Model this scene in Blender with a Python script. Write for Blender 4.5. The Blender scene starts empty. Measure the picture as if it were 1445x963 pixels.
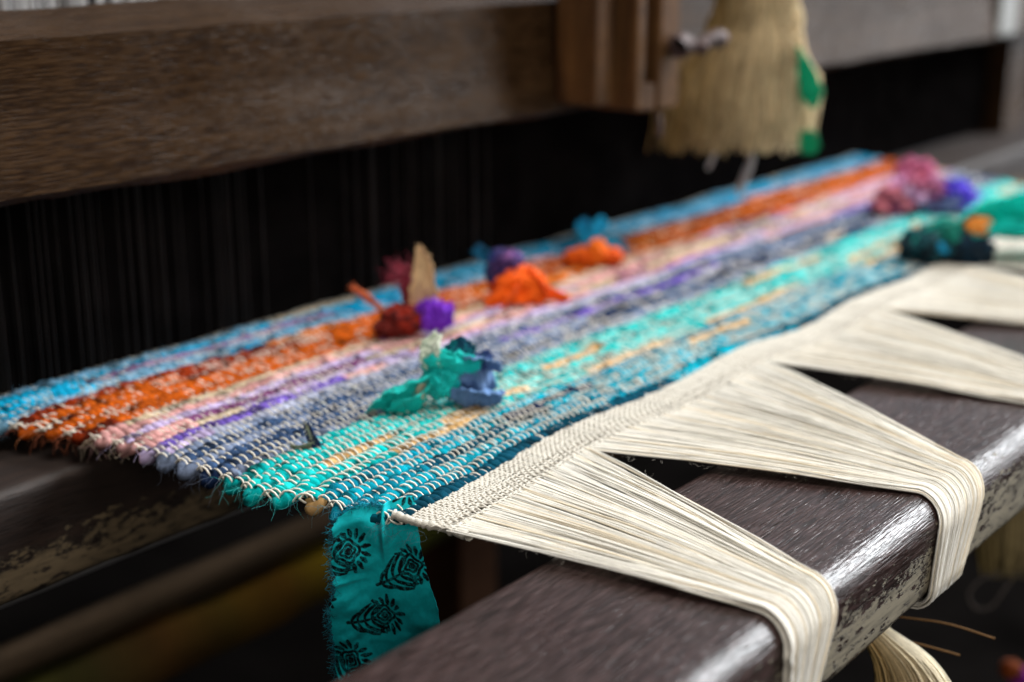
import bpy, math
import numpy as np
from mathutils import Vector, Matrix, noise as mnoise

rng = np.random.default_rng(7)
scene = bpy.context.scene
COL = scene.collection

# ------------------------------------------------------------------ camera
CAM_H = 0.24
R_ = Vector((0.6216363, -0.78330601, 0.0))
U_ = Vector((0.22143804, 0.17573455, 0.95920934))
F_ = Vector((0.75135445, 0.59627935, -0.28269672))
cd = bpy.data.cameras.new('camera')
cam = bpy.data.objects.new('camera', cd)
COL.objects.link(cam)
cam.matrix_world = Matrix(((R_[0], U_[0], -F_[0], 0), (R_[1], U_[1], -F_[1], 0), (R_[2], U_[2], -F_[2], CAM_H), (0, 0, 0, 1)))
cd.sensor_width = 36.0
cd.lens = 50.0
cd.clip_start = 0.02
cd.clip_end = 60
cd.dof.use_dof = True
cd.dof.focus_distance = 0.61
cd.dof.aperture_fstop = 4.2
cd.dof.aperture_blades = 0
scene.camera = cam

# ------------------------------------------------------------------ world and lamps
w = bpy.data.worlds.new('World'); scene.world = w; w.use_nodes = True
bg = w.node_tree.nodes['Background']
bg.inputs[0].default_value = (0.75, 0.85, 1.0, 1); bg.inputs[1].default_value = 0.006

def area(name, loc, aim, sx, sy, power, col):
    l = bpy.data.lights.new(name, 'AREA'); l.shape = 'RECTANGLE'; l.size = sx; l.size_y = sy
    l.energy = power; l.color = col
    o = bpy.data.objects.new(name, l); COL.objects.link(o)
    o.location = loc
    o.rotation_euler = (Vector(aim) - Vector(loc)).to_track_quat('-Z', 'Y').to_euler()
    return o
area('window_light', (3.3, -0.75, 1.9), (0.8, 0.4, 0.0), 1.5, 1.3, 225, (0.93, 0.97, 1.0))
area('side_window', (3.7, -0.75, 0.25), (1.2, 0.5, 0.0), 1.2, 0.9, 24, (0.95, 0.97, 1.0))
area('far_sheen_light', (4.3, 2.3, 1.9), (0.9, 0.4, 0.0), 2.0, 1.6, 13, (0.80, 0.88, 1.0))  # added dim lamp, only there to give the beam top a bluish sheen
area('overhead_light', (0.75, 0.05, 2.4), (0.75, 0.40, 0.0), 1.4, 1.2, 60, (1.0, 0.965, 0.91))
area('front_light', (-0.9, -1.5, 0.9), (0.5, 0.4, 0.0), 1.2, 1.2, 19, (1.0, 0.92, 0.82))

scene.view_settings.view_transform = 'Standard'
scene.view_settings.look = 'None'
scene.view_settings.exposure = 0.0
scene.view_settings.gamma = 1.0
scene.render.engine = 'CYCLES'
scene.cycles.use_denoising = True
scene.cycles.max_bounces = 6
scene.cycles.caustics_reflective = False
scene.cycles.caustics_refractive = False

# ------------------------------------------------------------------ helpers
def lin(r, g, b):
    c = np.array([r, g, b], float) / 255
    return np.where(c <= 0.04045, c / 12.92, ((c + 0.055) / 1.055) ** 2.4)

def n1(x, scale, seed):
    """smooth 1-D noise in -1..1"""
    r = np.random.default_rng(seed).uniform(-1, 1, 4096)
    q = np.asarray(x) / scale + 1000.37
    i = np.floor(q).astype(int); f = q - i; f = f * f * (3 - 2 * f)
    return r[i % 4096] * (1 - f) + r[(i + 1) % 4096] * f

def n2(x, y, scale, seed):
    r = np.random.default_rng(seed).uniform(-1, 1, (512, 512))
    a = np.asarray(x) / scale + 200.3; b = np.asarray(y) / scale + 200.7
    i = np.floor(a).astype(int); j = np.floor(b).astype(int)
    f = a - i; g = b - j; f = f * f * (3 - 2 * f); g = g * g * (3 - 2 * g)
    i0, i1, j0, j1 = i % 512, (i + 1) % 512, j % 512, (j + 1) % 512
    return (r[i0, j0] * (1 - f) + r[i1, j0] * f) * (1 - g) + (r[i0, j1] * (1 - f) + r[i1, j1] * f) * g

def make_mesh(name, V, Q, colors=None, smooth=True):
    V = np.ascontiguousarray(V, dtype=np.float32).reshape(-1, 3)
    Q = np.ascontiguousarray(Q, dtype=np.int32)
    n, k = Q.shape
    me = bpy.data.meshes.new(name)
    me.vertices.add(len(V)); me.vertices.foreach_set('co', V.ravel())
    me.loops.add(n * k); me.loops.foreach_set('vertex_index', Q.ravel())
    me.polygons.add(n); me.polygons.foreach_set('loop_start', np.arange(0, n * k, k, dtype=np.int32))
    me.polygons.foreach_set('use_smooth', np.full(n, smooth, dtype=bool))
    if colors is not None:
        at = me.color_attributes.new('Col', 'FLOAT_COLOR', 'POINT')
        c = np.ones((len(V), 4), dtype=np.float32); c[:, :3] = np.asarray(colors).reshape(-1, 3)
        at.data.foreach_set('color', c.ravel())
    me.update(calc_edges=True)
    me.validate()
    return me

def link(name, me, mat, parent=None):
    o = bpy.data.objects.new(name, me); COL.objects.link(o)
    if mat is not None: me.materials.append(mat)
    if parent is not None:
        o.parent = parent
        top = parent; off = Vector(parent.location)
        while top.parent is not None:
            top = top.parent; off += Vector(top.location)
        me.transform(Matrix.Translation(-off))
    return o

def tag(o, label, cat=None, group=None, kind=None):
    if label: o['label'] = label
    if cat: o['category'] = cat
    if group: o['group'] = group
    if kind: o['kind'] = kind
    return o

def empty(name, loc, label, cat, group=None):
    o = bpy.data.objects.new(name, None); COL.objects.link(o); o.location = loc
    o.empty_display_size = 0.02
    return tag(o, label, cat, group)

def tubes(P, rad, sides=5, up=(0, 0, 1), flat=1.0):
    """P (n,m,3) polylines -> verts (n*m*sides,3), quads. rad scalar or (n,m)"""
    P = np.asarray(P, float); n, m, _ = P.shape
    rad = np.broadcast_to(np.asarray(rad, float), (n, m))
    T = np.gradient(P, axis=1); T /= np.linalg.norm(T, axis=2, keepdims=True) + 1e-12
    upv = np.broadcast_to(np.asarray(up, float), T.shape)
    L = np.cross(T, upv); L /= np.linalg.norm(L, axis=2, keepdims=True) + 1e-9
    B = np.cross(L, T)
    a = np.arange(sides) * 2 * np.pi / sides
    V = P[:, :, None, :] + rad[:, :, None, None] * (np.cos(a)[None, None, :, None] * L[:, :, None, :] + flat * np.sin(a)[None, None, :, None] * B[:, :, None, :])
    base = (np.arange(n)[:, None, None] * m + np.arange(m - 1)[None, :, None]) * sides
    s = np.arange(sides)[None, None, :]; s1 = (s + 1) % sides
    Q = np.stack([base + s, base + s1, base + sides + s1, base + sides + s], -1).reshape(-1, 4)
    return V.reshape(-1, 3), Q

def join(parts):
    Vs, Qs, Cs, off = [], [], [], 0
    for p in parts:
        Vs.append(p[0]); Qs.append(p[1] + off); off += len(p[0])
        if len(p) > 2: Cs.append(p[2])
    return np.concatenate(Vs), np.concatenate(Qs), (np.concatenate(Cs) if Cs else None)

def box_vq(x0, x1, y0, y1, z0, z1):
    V = np.array([[x, y, z] for z in (z0, z1) for y in (y0, y1) for x in (x0, x1)], float)
    Q = np.array([[0, 2, 3, 1], [4, 5, 7, 6], [0, 1, 5, 4], [2, 6, 7, 3], [0, 4, 6, 2], [1, 3, 7, 5]])
    return V, Q

def catmull(pts, n):
    p = np.asarray(pts, float); p = np.vstack([2 * p[0] - p[1], p, 2 * p[-1] - p[-2]])
    k = len(p) - 3; t = np.linspace(0, k - 1e-6, n); i = t.astype(int); f = (t - i)[:, None]
    a, b, c, d = p[i], p[i + 1], p[i + 2], p[i + 3]
    return 0.5 * ((2 * b) + (-a + c) * f + (2 * a - 5 * b + 4 * c - d) * f ** 2 + (-a + 3 * b - 3 * c + d) * f ** 3)

# ------------------------------------------------------------------ materials
class NT:
    def __init__(s, name):
        s.m = bpy.data.materials.new(name); s.m.use_nodes = True
        s.t = s.m.node_tree; s.b = s.t.nodes['Principled BSDF']
    def n(s, kind, **kw):
        nd = s.t.nodes.new(kind)
        for k, v in kw.items(): setattr(nd, k, v)
        return nd
    def l(s, a, b): s.t.links.new(a, b)
    def coords(s, scale=(1, 1, 1), rot=(0, 0, 0)):
        tc = s.n('ShaderNodeTexCoord'); mp = s.n('ShaderNodeMapping')
        mp.inputs['Scale'].default_value = scale; mp.inputs['Rotation'].default_value = rot
        s.l(tc.outputs['Object'], mp.inputs['Vector']); return mp.outputs[0]
    def noise(s, vec, scale, detail=3, rough=0.55, dist=0):
        nd = s.n('ShaderNodeTexNoise'); nd.inputs['Scale'].default_value = scale
        nd.inputs['Detail'].default_value = detail; nd.inputs['Roughness'].default_value = rough
        nd.inputs['Distortion'].default_value = dist
        s.l(vec, nd.inputs['Vector']); return nd.outputs['Fac']
    def ramp(s, fac, stops):
        r = s.n('ShaderNodeValToRGB'); el = r.color_ramp.elements
        while len(el) < len(stops): el.new(0.5)
        for e, (p, c) in zip(el, stops):
            e.position = p; e.color = (*c, 1) if len(c) == 3 else c
        s.l(fac, r.inputs[0]); return r.outputs[0]
    def math(s, op, a, b=None, c=None, clamp=False):
        nd = s.n('ShaderNodeMath', operation=op, use_clamp=clamp)
        for i, v in enumerate((a, b, c)):
            if v is None: continue
            if isinstance(v, (int, float)): nd.inputs[i].default_value = v
            else: s.l(v, nd.inputs[i])
        return nd.outputs[0]
    def mix(s, fac, a, b, blend='MIX'):
        nd = s.n('ShaderNodeMix', data_type='RGBA', blend_type=blend)
        for i, v in ((0, fac), (6, a), (7, b)):
            if isinstance(v, (int, float)): nd.inputs[i].default_value = v
            elif isinstance(v, (tuple, list, np.ndarray)): nd.inputs[i].default_value = (*v, 1)
            else: s.l(v, nd.inputs[i])
        return nd.outputs[2]
    def bump(s, h, strength, dist, normal=None):
        nd = s.n('ShaderNodeBump'); nd.inputs['Strength'].default_value = strength; nd.inputs['Distance'].default_value = dist
        s.l(h, nd.inputs['Height'])
        if normal is not None: s.l(normal, nd.inputs['Normal'])
        return nd.outputs[0]

def wood(name, dark, mid, light, rough=0.4, pore=0.35, spec=0.5, paint=None, coat=0.0, streak=None, grain=(7, 110, 110)):
    """dark timber with the grain along X; paint = (colour, z where it starts, softness, y limit)"""
    t = NT(name)
    g = t.noise(t.coords(grain), 1.0, 6, 0.68, 0.6)
    fine = t.noise(t.coords((90, 1100, 1100)), 1.0, 2, 0.5)
    blot = t.noise(t.coords((14, 22, 22)), 1.0, 4)
    c = t.ramp(g, [(0.25, dark), (0.5, mid), (0.78, light)])
    c = t.mix(t.math('MULTIPLY', t.math('GREATER_THAN', fine, 0.6), 0.6), c, tuple(np.array(dark) * 0.4))
    c = t.mix(t.math('MULTIPLY', blot, 0.7), c, dark)
    if streak:
        st = t.noise(t.coords((70, 1250, 1250), (0, 0, 0.04)), 1.0, 2, 0.5, 0.2)
        c = t.mix(t.math('MULTIPLY', t.math('SUBTRACT', st, 0.44), 5.0, clamp=True), c, streak)
    rr = t.math('ADD', t.math('MULTIPLY', blot, 0.25), rough - 0.12)
    if streak: rr = t.math('ADD', rr, t.math('MULTIPLY', st, -0.12))
    h = t.math('ADD', t.math('MULTIPLY', fine, pore), t.math('MULTIPLY', g, 0.4))
    if streak: h = t.math('ADD', h, t.math('MULTIPLY', st, 0.75))
    if paint:
        pc, z0, soft, ylim, amt, zlow, chip, wide = paint
        tc = t.n('ShaderNodeTexCoord'); sx = t.n('ShaderNodeSeparateXYZ'); t.l(tc.outputs['Object'], sx.inputs[0])
        n_a = t.noise(t.coords((9, 30, 30)), 1.0, 3)
        n_b = t.noise(t.coords((110, 280, 280)), 1.0, 7, 0.78)
        zz = t.math('DIVIDE', t.math('SUBTRACT', z0, sx.outputs[2]), soft)
        v = t.math('ADD', zz, t.math('ADD', t.math('MULTIPLY', t.math('SUBTRACT', n_a, 0.5), wide), t.math('MULTIPLY', t.math('SUBTRACT', n_b, 0.5), amt)))
        n_c = t.noise(t.coords((100, 340, 340)), 1.0, 6, 0.75)
        low = t.math('ADD', t.math('DIVIDE', t.math('SUBTRACT', sx.outputs[2], zlow), 0.006), t.math('MULTIPLY', t.math('SUBTRACT', n_b, 0.45), 5.0))
        v = t.math('MINIMUM', v, low)
        v = t.math('MINIMUM', v, t.math('MULTIPLY', t.math('SUBTRACT', n_c, chip), 6.0))
        mask = t.math('MULTIPLY', t.math('SUBTRACT', v, 0.0), 9.0, clamp=True)
        front = t.math('LESS_THAN', sx.outputs[1], ylim)
        mask = t.math('MULTIPLY', mask, front)
        pn = t.noise(t.coords((30, 300, 300)), 1.0, 4, 0.65)
        pcol = t.ramp(pn, [(0.3, tuple(np.array(pc) * 0.42)), (0.52, pc), (0.8, tuple(np.array(pc) * 1.25))])
        rim = t.math('MULTIPLY', t.math('SUBTRACT', 1.0, t.math('ABSOLUTE', t.math('MULTIPLY', t.math('ADD', v, 0.06), 7.0)), clamp=True), front)
        c = t.mix(mask, c, pcol)
        c = t.mix(t.math('MULTIPLY', rim, 0.85, clamp=True), c, tuple(np.array(dark) * 0.3))
        rr = t.math('ADD', t.math('MULTIPLY', mask, 0.35), rr)
        h = t.math('ADD', t.math('MULTIPLY', h, t.math('SUBTRACT', 1.0, t.math('MULTIPLY', mask, 0.75))), t.math('MULTIPLY', mask, 0.9))
    t.l(c, t.b.inputs['Base Color']); t.l(rr, t.b.inputs['Roughness'])
    t.b.inputs['Specular IOR Level'].default_value = spec
    t.b.inputs['Coat Weight'].default_value = coat; t.b.inputs['Coat Roughness'].default_value = 0.2
    t.l(t.bump(h, 0.8, 0.0006), t.b.inputs['Normal'])
    return t.m

def fabric(name, color=None, rough=0.85, weave=2200, streak=(1, 1, 1), strength=0.35, var=0.35, sheen=0.0, spec=0.08):
    """cloth or yarn: colour from the part's own dye (attribute Col) or a plain colour"""
    t = NT(name)
    v = t.coords(streak)
    a = t.noise(v, 160, 4, 0.6); b = t.noise(v, weave, 2)
    if color is None:
        at = t.n('ShaderNodeAttribute', attribute_name='Col'); base = at.outputs['Color']
    else:
        rg = t.n('ShaderNodeRGB'); rg.outputs[0].default_value = (*color, 1); base = rg.outputs[0]
    k = t.math('ADD', t.math('MULTIPLY', t.math('SUBTRACT', a, 0.5), var * 2), 1.0)
    k2 = t.math('MULTIPLY', k, t.math('ADD', t.math('MULTIPLY', t.math('SUBTRACT', b, 0.5), var * 1.4), 1.0))
    vm = t.n('ShaderNodeVectorMath', operation='SCALE'); t.l(base, vm.inputs[0]); t.l(k2, vm.inputs['Scale'])
    t.l(vm.outputs[0], t.b.inputs['Base Color'])
    t.b.inputs['Roughness'].default_value = rough
    t.b.inputs['Specular IOR Level'].default_value = spec
    t.b.inputs['Sheen Weight'].default_value = sheen
    h = t.math('ADD', t.math('MULTIPLY', a, 0.6), t.math('MULTIPLY', b, 0.4))
    t.l(t.bump(h, strength, 0.0012), t.b.inputs['Normal'])
    return t.m

def plain(name, col, rough=0.6, metal=0.0, nscale=60, var=0.3):
    t = NT(name)
    a = t.noise(t.coords(), nscale, 4)
    t.l(t.ramp(a, [(0.3, tuple(np.array(col) * (1 - var))), (0.7, tuple(np.array(col) * (1 + var)))]), t.b.inputs['Base Color'])
    t.b.inputs['Roughness'].default_value = rough; t.b.inputs['Metallic'].default_value = metal
    t.l(t.bump(a, 0.2, 0.002), t.b.inputs['Normal'])
    return t.m

M = {}
M['beam'] = wood('beam_wood', (0.008, 0.004, 0.0035), (0.021, 0.010, 0.008), (0.040, 0.020, 0.017), rough=0.35, pore=0.6, spec=0.38, streak=(0.062, 0.038, 0.036),  # streak: pale grain colour with the specular dashes painted in
                 paint=((0.23, 0.20, 0.145), -0.021, 0.014, 0.232, 6.0, -0.043, 0.43, 3.2), coat=0.0)
M['race'] = wood('race_wood', (0.008, 0.005, 0.004), (0.022, 0.013, 0.010), (0.045, 0.026, 0.018), rough=0.58, pore=0.6, spec=0.3,
                 paint=((0.13, 0.095, 0.055), 0.010, 0.014, -0.03, 4.2, -0.001, 0.40, 6.0))
M['cap'] = wood('cap_wood', (0.009, 0.004, 0.002), (0.025, 0.012, 0.005), (0.080, 0.042, 0.018), rough=0.34, pore=0.4, spec=0.07, streak=(0.046, 0.024, 0.011))
M['block'] = wood('block_wood', (0.015, 0.006, 0.003), (0.105, 0.046, 0.015), (0.27, 0.125, 0.040), rough=0.6, pore=0.4, spec=0.15, grain=(70, 70, 8))
M['rod'] = wood('rod_wood', (0.03, 0.02, 0.011), (0.075, 0.05, 0.03), (0.10, 0.07, 0.045), rough=0.7, spec=0.1)
M['post'] = wood('post_wood', (0.025, 0.011, 0.006), (0.045, 0.02, 0.010), (0.07, 0.033, 0.017), rough=0.7, spec=0.05)
M['rag'] = fabric('rag_cloth', None, 0.9, 2600, (1, 1, 1), 0.5, 0.38)
M['cloth'] = fabric('knot_cloth', None, 0.75, 1800, (1, 1, 1), 0.25, 0.25, 0.1, 0.15)
M['print'] = fabric('printed_cloth', None, 0.7, 4200, (1, 1, 1), 0.12, 0.12, 0.05, 0.1)
M['cotton'] = fabric('cotton_yarn', (0.57, 0.54, 0.475), 0.9, 2500, (1, 1, 1), 0.4, 0.16, 0.1)
M['cottonv'] = fabric('cotton_warp', None, 0.9, 2500, (1, 1, 1), 0.4, 0.14, 0.1)
M['fibre'] = fabric('plant_fibre', None, 0.7, 900, (1, 1, 1), 0.2, 0.3, 0.0, 0.15)
M['reed'] = plain('reed_steel', (0.007, 0.006, 0.006), 0.45, 0.0, 40, 0.4)
M['reed'].node_tree.nodes['Principled BSDF'].inputs['Specular IOR Level'].default_value = 0.0
M['reedpale'] = plain('reed_glint', (0.016, 0.013, 0.012), 0.5, 0.0, 40, 0.4)  # paler colour stands in for specular glints on the reed wires
M['iron'] = plain('rusty_iron', (0.05, 0.025, 0.022), 0.6, 0.2, 200, 0.5)
M['floor'] = plain('floor_dark', (0.0035, 0.003, 0.0028), 1.0, 0, 6, 0.4)
M['floor'].node_tree.nodes['Principled BSDF'].inputs['Specular IOR Level'].default_value = 0.0
M['string'] = fabric('white_string', (0.42, 0.41, 0.41), 0.9, 900, (1, 1, 1), 0.2, 0.2, 0.0)
M['dimstring'] = fabric('grey_string', (0.12, 0.105, 0.10), 0.9)
M['zinc'] = plain('pale_metal', (0.22, 0.22, 0.21), 0.6, 0.0, 60, 0.2)

# ------------------------------------------------------------------ setting: floor
V, Q = box_vq(-6, 8, -5, 9, -0.86, -0.80)
tag(link('floor', make_mesh('floor', V, Q, smooth=False), M['floor']), 'dark floor below the loom', None, None, 'structure')

# ------------------------------------------------------------------ large timbers
def rounded_profile(y0, y1, z0, z1, rfb, rft, rbt, rbb, n=7):
    """(y,z) outline, radii: front bottom, front top, back top, back bottom; front is low y"""
    pts = []
    for (cy, cz, r, a0) in ((y0 + rft, z1 - rft, rft, 180), (y1 - rbt, z1 - rbt, rbt, 90), (y1 - rbb, z0 + rbb, rbb, 0), (y0 + rfb, z0 + rfb, rfb, -90)):
        for k in range(n + 1):
            a = math.radians(a0 - 90 * k / n)
            pts.append((cy + r * math.cos(a), cz + r * math.sin(a)))
    return np.array(pts)

def timber(name, prof, x0, x1, mat, parent=None, step=0.012, rough=0.0006, seed=1):
    out = []
    for a, b in zip(prof, np.roll(prof, -1, 0)):                  # fill long flats
        d = np.linalg.norm(b - a); k = max(1, int(d / 0.008))
        for j in range(k): out.append(a + (b - a) * j / k)
    prof = np.array(out); m = len(prof)
    xs = np.arange(x0, x1 + 1e-6, step); n = len(xs)
    cen = prof.mean(0)
    V = np.zeros((n, m, 3)); V[:, :, 0] = xs[:, None]
    per = np.cumsum(np.r_[0, np.linalg.norm(np.diff(prof, axis=0), axis=1)])
    dn = rough * (n2(xs[:, None], per[None, :], 0.05, seed) + 0.5 * n2(xs[:, None], per[None, :], 0.018, seed + 1))
    dirs = prof - cen; dirs /= np.linalg.norm(dirs, axis=1, keepdims=True)
    V[:, :, 1] = prof[None, :, 0] + dn * dirs[None, :, 0]; V[:, :, 2] = prof[None, :, 1] + dn * dirs[None, :, 1]
    j = np.arange(m); j1 = (j + 1) % m; i = np.arange(n - 1)[:, None] * m
    Q = np.stack([i + j, i + j1, i + m + j1, i + m + j], -1).reshape(-1, 4)
    caps = []
    for e in (0, n - 1):                                           # end caps as quad fans
        c = len(V.reshape(-1, 3)) + (0 if e == 0 else 1)
        for q in range(0, m - 1, 2):
            a, b, d = e * m + q, e * m + q + 1, e * m + (q + 2) % m
            caps.append([a, b, d, c])
    VV = np.vstack([V.reshape(-1, 3), [[x0, *cen]], [[xs[-1], *cen]]])
    Q = np.vstack([Q, np.array(caps)])
    me = make_mesh(name, VV, Q)
    me.set_sharp_from_angle(angle=math.radians(24))
    return link(name, me, mat, parent)

BT = -0.004                                                        # top of the breast beam
FR = 0.012                                                         # its front round-over
bp = rounded_profile(0.211, 0.317, -0.049, BT, 0.008, FR, 0.010, 0.008)
beam = timber('breast_beam', bp, -0.30, 1.95, M['beam'], None, 0.010, 0.0005, 3)
tag(beam, 'glossy dark breast beam with peeling pale paint on its front face', 'beam')

beater = empty('beater', (0.9, 0.62, -0.07), 'dark wooden loom beater with hand rail, reed and lower race beam', 'beater')
cap = np.array([(0.606, 0.112), (0.611, 0.150), (0.612, 0.1868), (0.640, 0.193), (0.662, 0.198), (0.668, 0.194), (0.668, 0.118), (0.664, 0.108), (0.611, 0.108)])
timber('hand_rail', cap, -0.25, 2.40, M['cap'], beater, 0.014, 0.0012, 11)
timber('race_beam', rounded_profile(0.572, 0.72, -0.074, -0.0165, 0.005, 0.006, 0.004, 0.004, 4), -0.25, 2.40, M['race'], beater, 0.014, 0.0012, 21)

# reed: dents between two ribs
xs = np.arange(0.28, 1.80, 0.0023)
parts = []
for x in xs:
    dx = rng.uniform(-0.0002, 0.0002)
    parts.append(box_vq(x + dx - 0.00035, x + dx + 0.00035, 0.6560, 0.6600, -0.014, 0.112))
V, Q, _ = join(parts)
reed = link('reed', make_mesh('reed', V, Q, smooth=False), M['reed'], beater); reed['kind'] = 'stuff'
parts = []
for x in np.arange(0.352, 0.80, 0.0023):
    if rng.random() < np.interp(x, [.35, .385, .40, .45, .80], [.95, .80, .40, .30, .15]):
        wd_ = rng.uniform(.00006, .00016)
        parts.append(box_vq(x - wd_, x + wd_, 0.6535, 0.6550, -0.012, 0.110))
V, Q, _ = join(parts)
tag(link('reed_wire', make_mesh('reed_wire', V, Q, smooth=False), M['reedpale'], beater), 'reed wires towards the left end, coloured paler as painted glints')
timber('end_post', rounded_profile(0.630, 0.690, 0, 1, 0.004, 0.004, 0.004, 0.004, 3) * [1, 0.128] + [0, -0.0165], 1.79, 1.865, M['cap'], beater, 0.0125, 0.0006, 31)
# pale bracket at the far end of the hand rail
V, Q = box_vq(1.67, 1.725, 0.6035, 0.6085, 0.112, 0.20)
br = link('bracket', make_mesh('bracket', V, Q, smooth=False), M['zinc'], beater); tag(br, 'pale metal bracket on the rail end')
bv = br.modifiers.new('bevel', 'BEVEL'); bv.width = 0.002; bv.segments = 2

# grip block bolted on the rail
def bevel_box(name, b, mat, parent, wdt=0.0025):
    V, Q = box_vq(*b); o = link(name, make_mesh(name, V, Q, smooth=False), mat, parent)
    m = o.modifiers.new('bevel', 'BEVEL'); m.width = wdt; m.segments = 3; return o
blk = bevel_box('grip_block', (0.810, 0.832, 0.569, 0.6045, 0.117, 0.235), M['block'], beater)
bevel_box('side_board', (0.8405, 0.852, 0.556, 0.6045, 0.112, 0.235), M['block'], beater)
bevel_box('side_board', (0.870, 0.897, 0.556, 0.6045, 0.110, 0.235), M['block'], beater)
bevel_box('cross_board', (0.8525, 0.8695, 0.558, 0.6045, 0.110, 0.130), M['block'], beater)
bevel_box('slot_board', (0.8525, 0.8695, 0.576, 0.6045, 0.1305, 0.235), M['cap'], beater)
P = np.array([[(0.885, 0.553 - 0.004 * k, 0.155) for k in range(8)]], float)
V, Q = tubes(P, np.array([[0.009, 0.009, 0.009, 0.005, 0.005, 0.005, 0.005, 0.001]]), 10)
bolt = link('bolt', make_mesh('bolt', V, Q), M['iron'], beater)
P = np.stack([catmull([(0.885 + s * 0.004, 0.535, 0.155), (0.885 + s * 0.012, 0.534, 0.158), (0.885 + s * 0.024, 0.532, 0.160), (0.885 + s * 0.028, 0.532, 0.158)], 12) for s in (-1, 1)])
V, Q = tubes(P, np.linspace(0.0035, 0.006, 12)[None], 8, flat=1.3)
link('wing_nut', make_mesh('wing_nut', V, Q), M['iron'], bolt)
P = catmull([(0.868, 0.555, 0.108), (0.869, 0.554, 0.100), (0.870, 0.555, 0.092)], 10)[None]
V, Q = tubes(P, 0.002, 6, up=(0, 1, 0)); link('cord_end', make_mesh('cord_end', V, Q), M['fibre'], beater)
bpy.data.objects['cord_end'].data.materials[0] = M['iron']

# white heddles behind the beater
hed = empty('heddle_shaft', (1.0, 0.86, 0.05), 'pale white string heddles hanging behind the hand rail', 'heddles')
xs = np.arange(0.38, 1.75, 0.0034); n = len(xs)
P = np.zeros((n, 10, 3)); zz = np.linspace(0.09, 0.40, 10)
P[:, :, 0] = xs[:, None] + rng.uniform(-.001, .001, n)[:, None] + np.cumsum(rng.normal(0, .0003, (n, 10)), 1)
P[:, :, 1] = 0.86 + rng.uniform(-.006, .006, n)[:, None]; P[:, :, 2] = zz
V, Q = tubes(P, rng.uniform(.0010, .0017, n)[:, None], 5, up=(0, 1, 0))
hs = link('heddle_string', make_mesh('heddle_string', V, Q), M['string'], hed); hs['kind'] = 'stuff'
bevel_box('shaft_bar', (0.2, 1.9, 0.852, 0.868, 0.405, 0.43), M['cap'], hed)
bevel_box('shaft_bar', (0.2, 1.9, 0.852, 0.868, 0.06, 0.085), M['cap'], hed)

# ------------------------------------------------------------------ the rug
NP = 36; PITCH = 0.00736; Y0 = 0.3905                               # picks counted from the front
NW = 455
YL = np.array([.36, .373, .395, .408, .428, .447, .494, .541, .573, .601, .623, .660])
XL = np.array([.408, .405, .404, .402, .403, .394, .394, .394, .388, .379, .370, .358])
def xl(y): return np.interp(y, YL, XL)
def xr(y): return np.interp(y, [.36, .42, .56, .66], [1.325, 1.335, 1.385, 1.412])
def X(u, y): return xl(y) + (xr(y) - xl(y)) * u / NW
def sag(x, y):
    e = np.clip((x - xl(y)) / 0.03, 0, 1)
    return -0.0035 * (1 - e) ** 2 * np.clip((y - 0.36) / 0.04, 0, 1) + 0.0012 * n2(x, y, 0.06, 91) + 0.0007 * n2(x, y, 0.025, 92)

pal = {k: lin(*v) for k, v in dict(
    teal=(0, 138, 165), teal2=(0, 166, 190), teald=(4, 74, 96), teals=(60, 150, 165), turq=(0, 194, 194), turq2=(36, 216, 212), turqd=(6, 146, 148), tan=(214, 172, 116), tan2=(190, 140, 80),
    navy=(56, 80, 116), navyd=(24, 42, 76), slate=(126, 140, 168), slate2=(164, 168, 188), purple=(124, 98, 196), lav=(196, 178, 218), pink=(222, 164, 160), pinkd=(205, 110, 105),
    beige=(212, 190, 160), plum=(120, 66, 110), orange=(198, 90, 16), orange2=(214, 116, 32), rust=(140, 46, 12), rustd=(86, 24, 14), blue=(0, 148, 196), blue2=(14, 170, 214), blue3=(120, 170, 200), mauve=(150, 120, 160)).items()}
ROWS = ['teald teal navyd teal2 teal', 'teal teal2 teald', 'teal2 teal teals teal', 'teal teald teal2', 'teal2 teal teald navyd', 'teal teal2 tan turqd teal2',
        'turq tan turq turqd turq', 'turq turq2 turq', 'turq2 turq tan turq', 'turq tan turq2 turqd', 'turq2 turq turq', 'turq turqd turq2 turq',
        'slate turqd navy slate', 'navy slate beige navy', 'navyd navy slate', 'slate navy slate2', 'navy navyd slate purple', 'slate navyd navy',
        'slate2 pink purple lav', 'lav purple pink lav', 'pink beige lav pink', 'beige pink plum lav', 'lav pink purple beige pink', 'pink beige pinkd', 'beige pink lav plum',
        'orange rust pinkd', 'orange orange2 rust', 'orange rust orange2', 'orange2 orange rustd orange', 'orange rust orange', 'rust orange orange2',
        'blue3 mauve pink blue', 'blue blue2 blue3', 'blue blue2 mauve blue', 'blue2 blue teal', 'blue3 blue beige blue']
LABEL = ['dark teal'] * 6 + ['turquoise'] * 6 + ['navy and slate'] * 6 + ['pink and lavender'] * 7 + ['orange'] * 6 + ['sky blue'] * 5

rug = empty('woven_rug', (0.9, 0.50, 0.0), 'striped rag rug in teal, turquoise, navy, pink, orange and blue still on the loom', 'rug')

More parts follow.
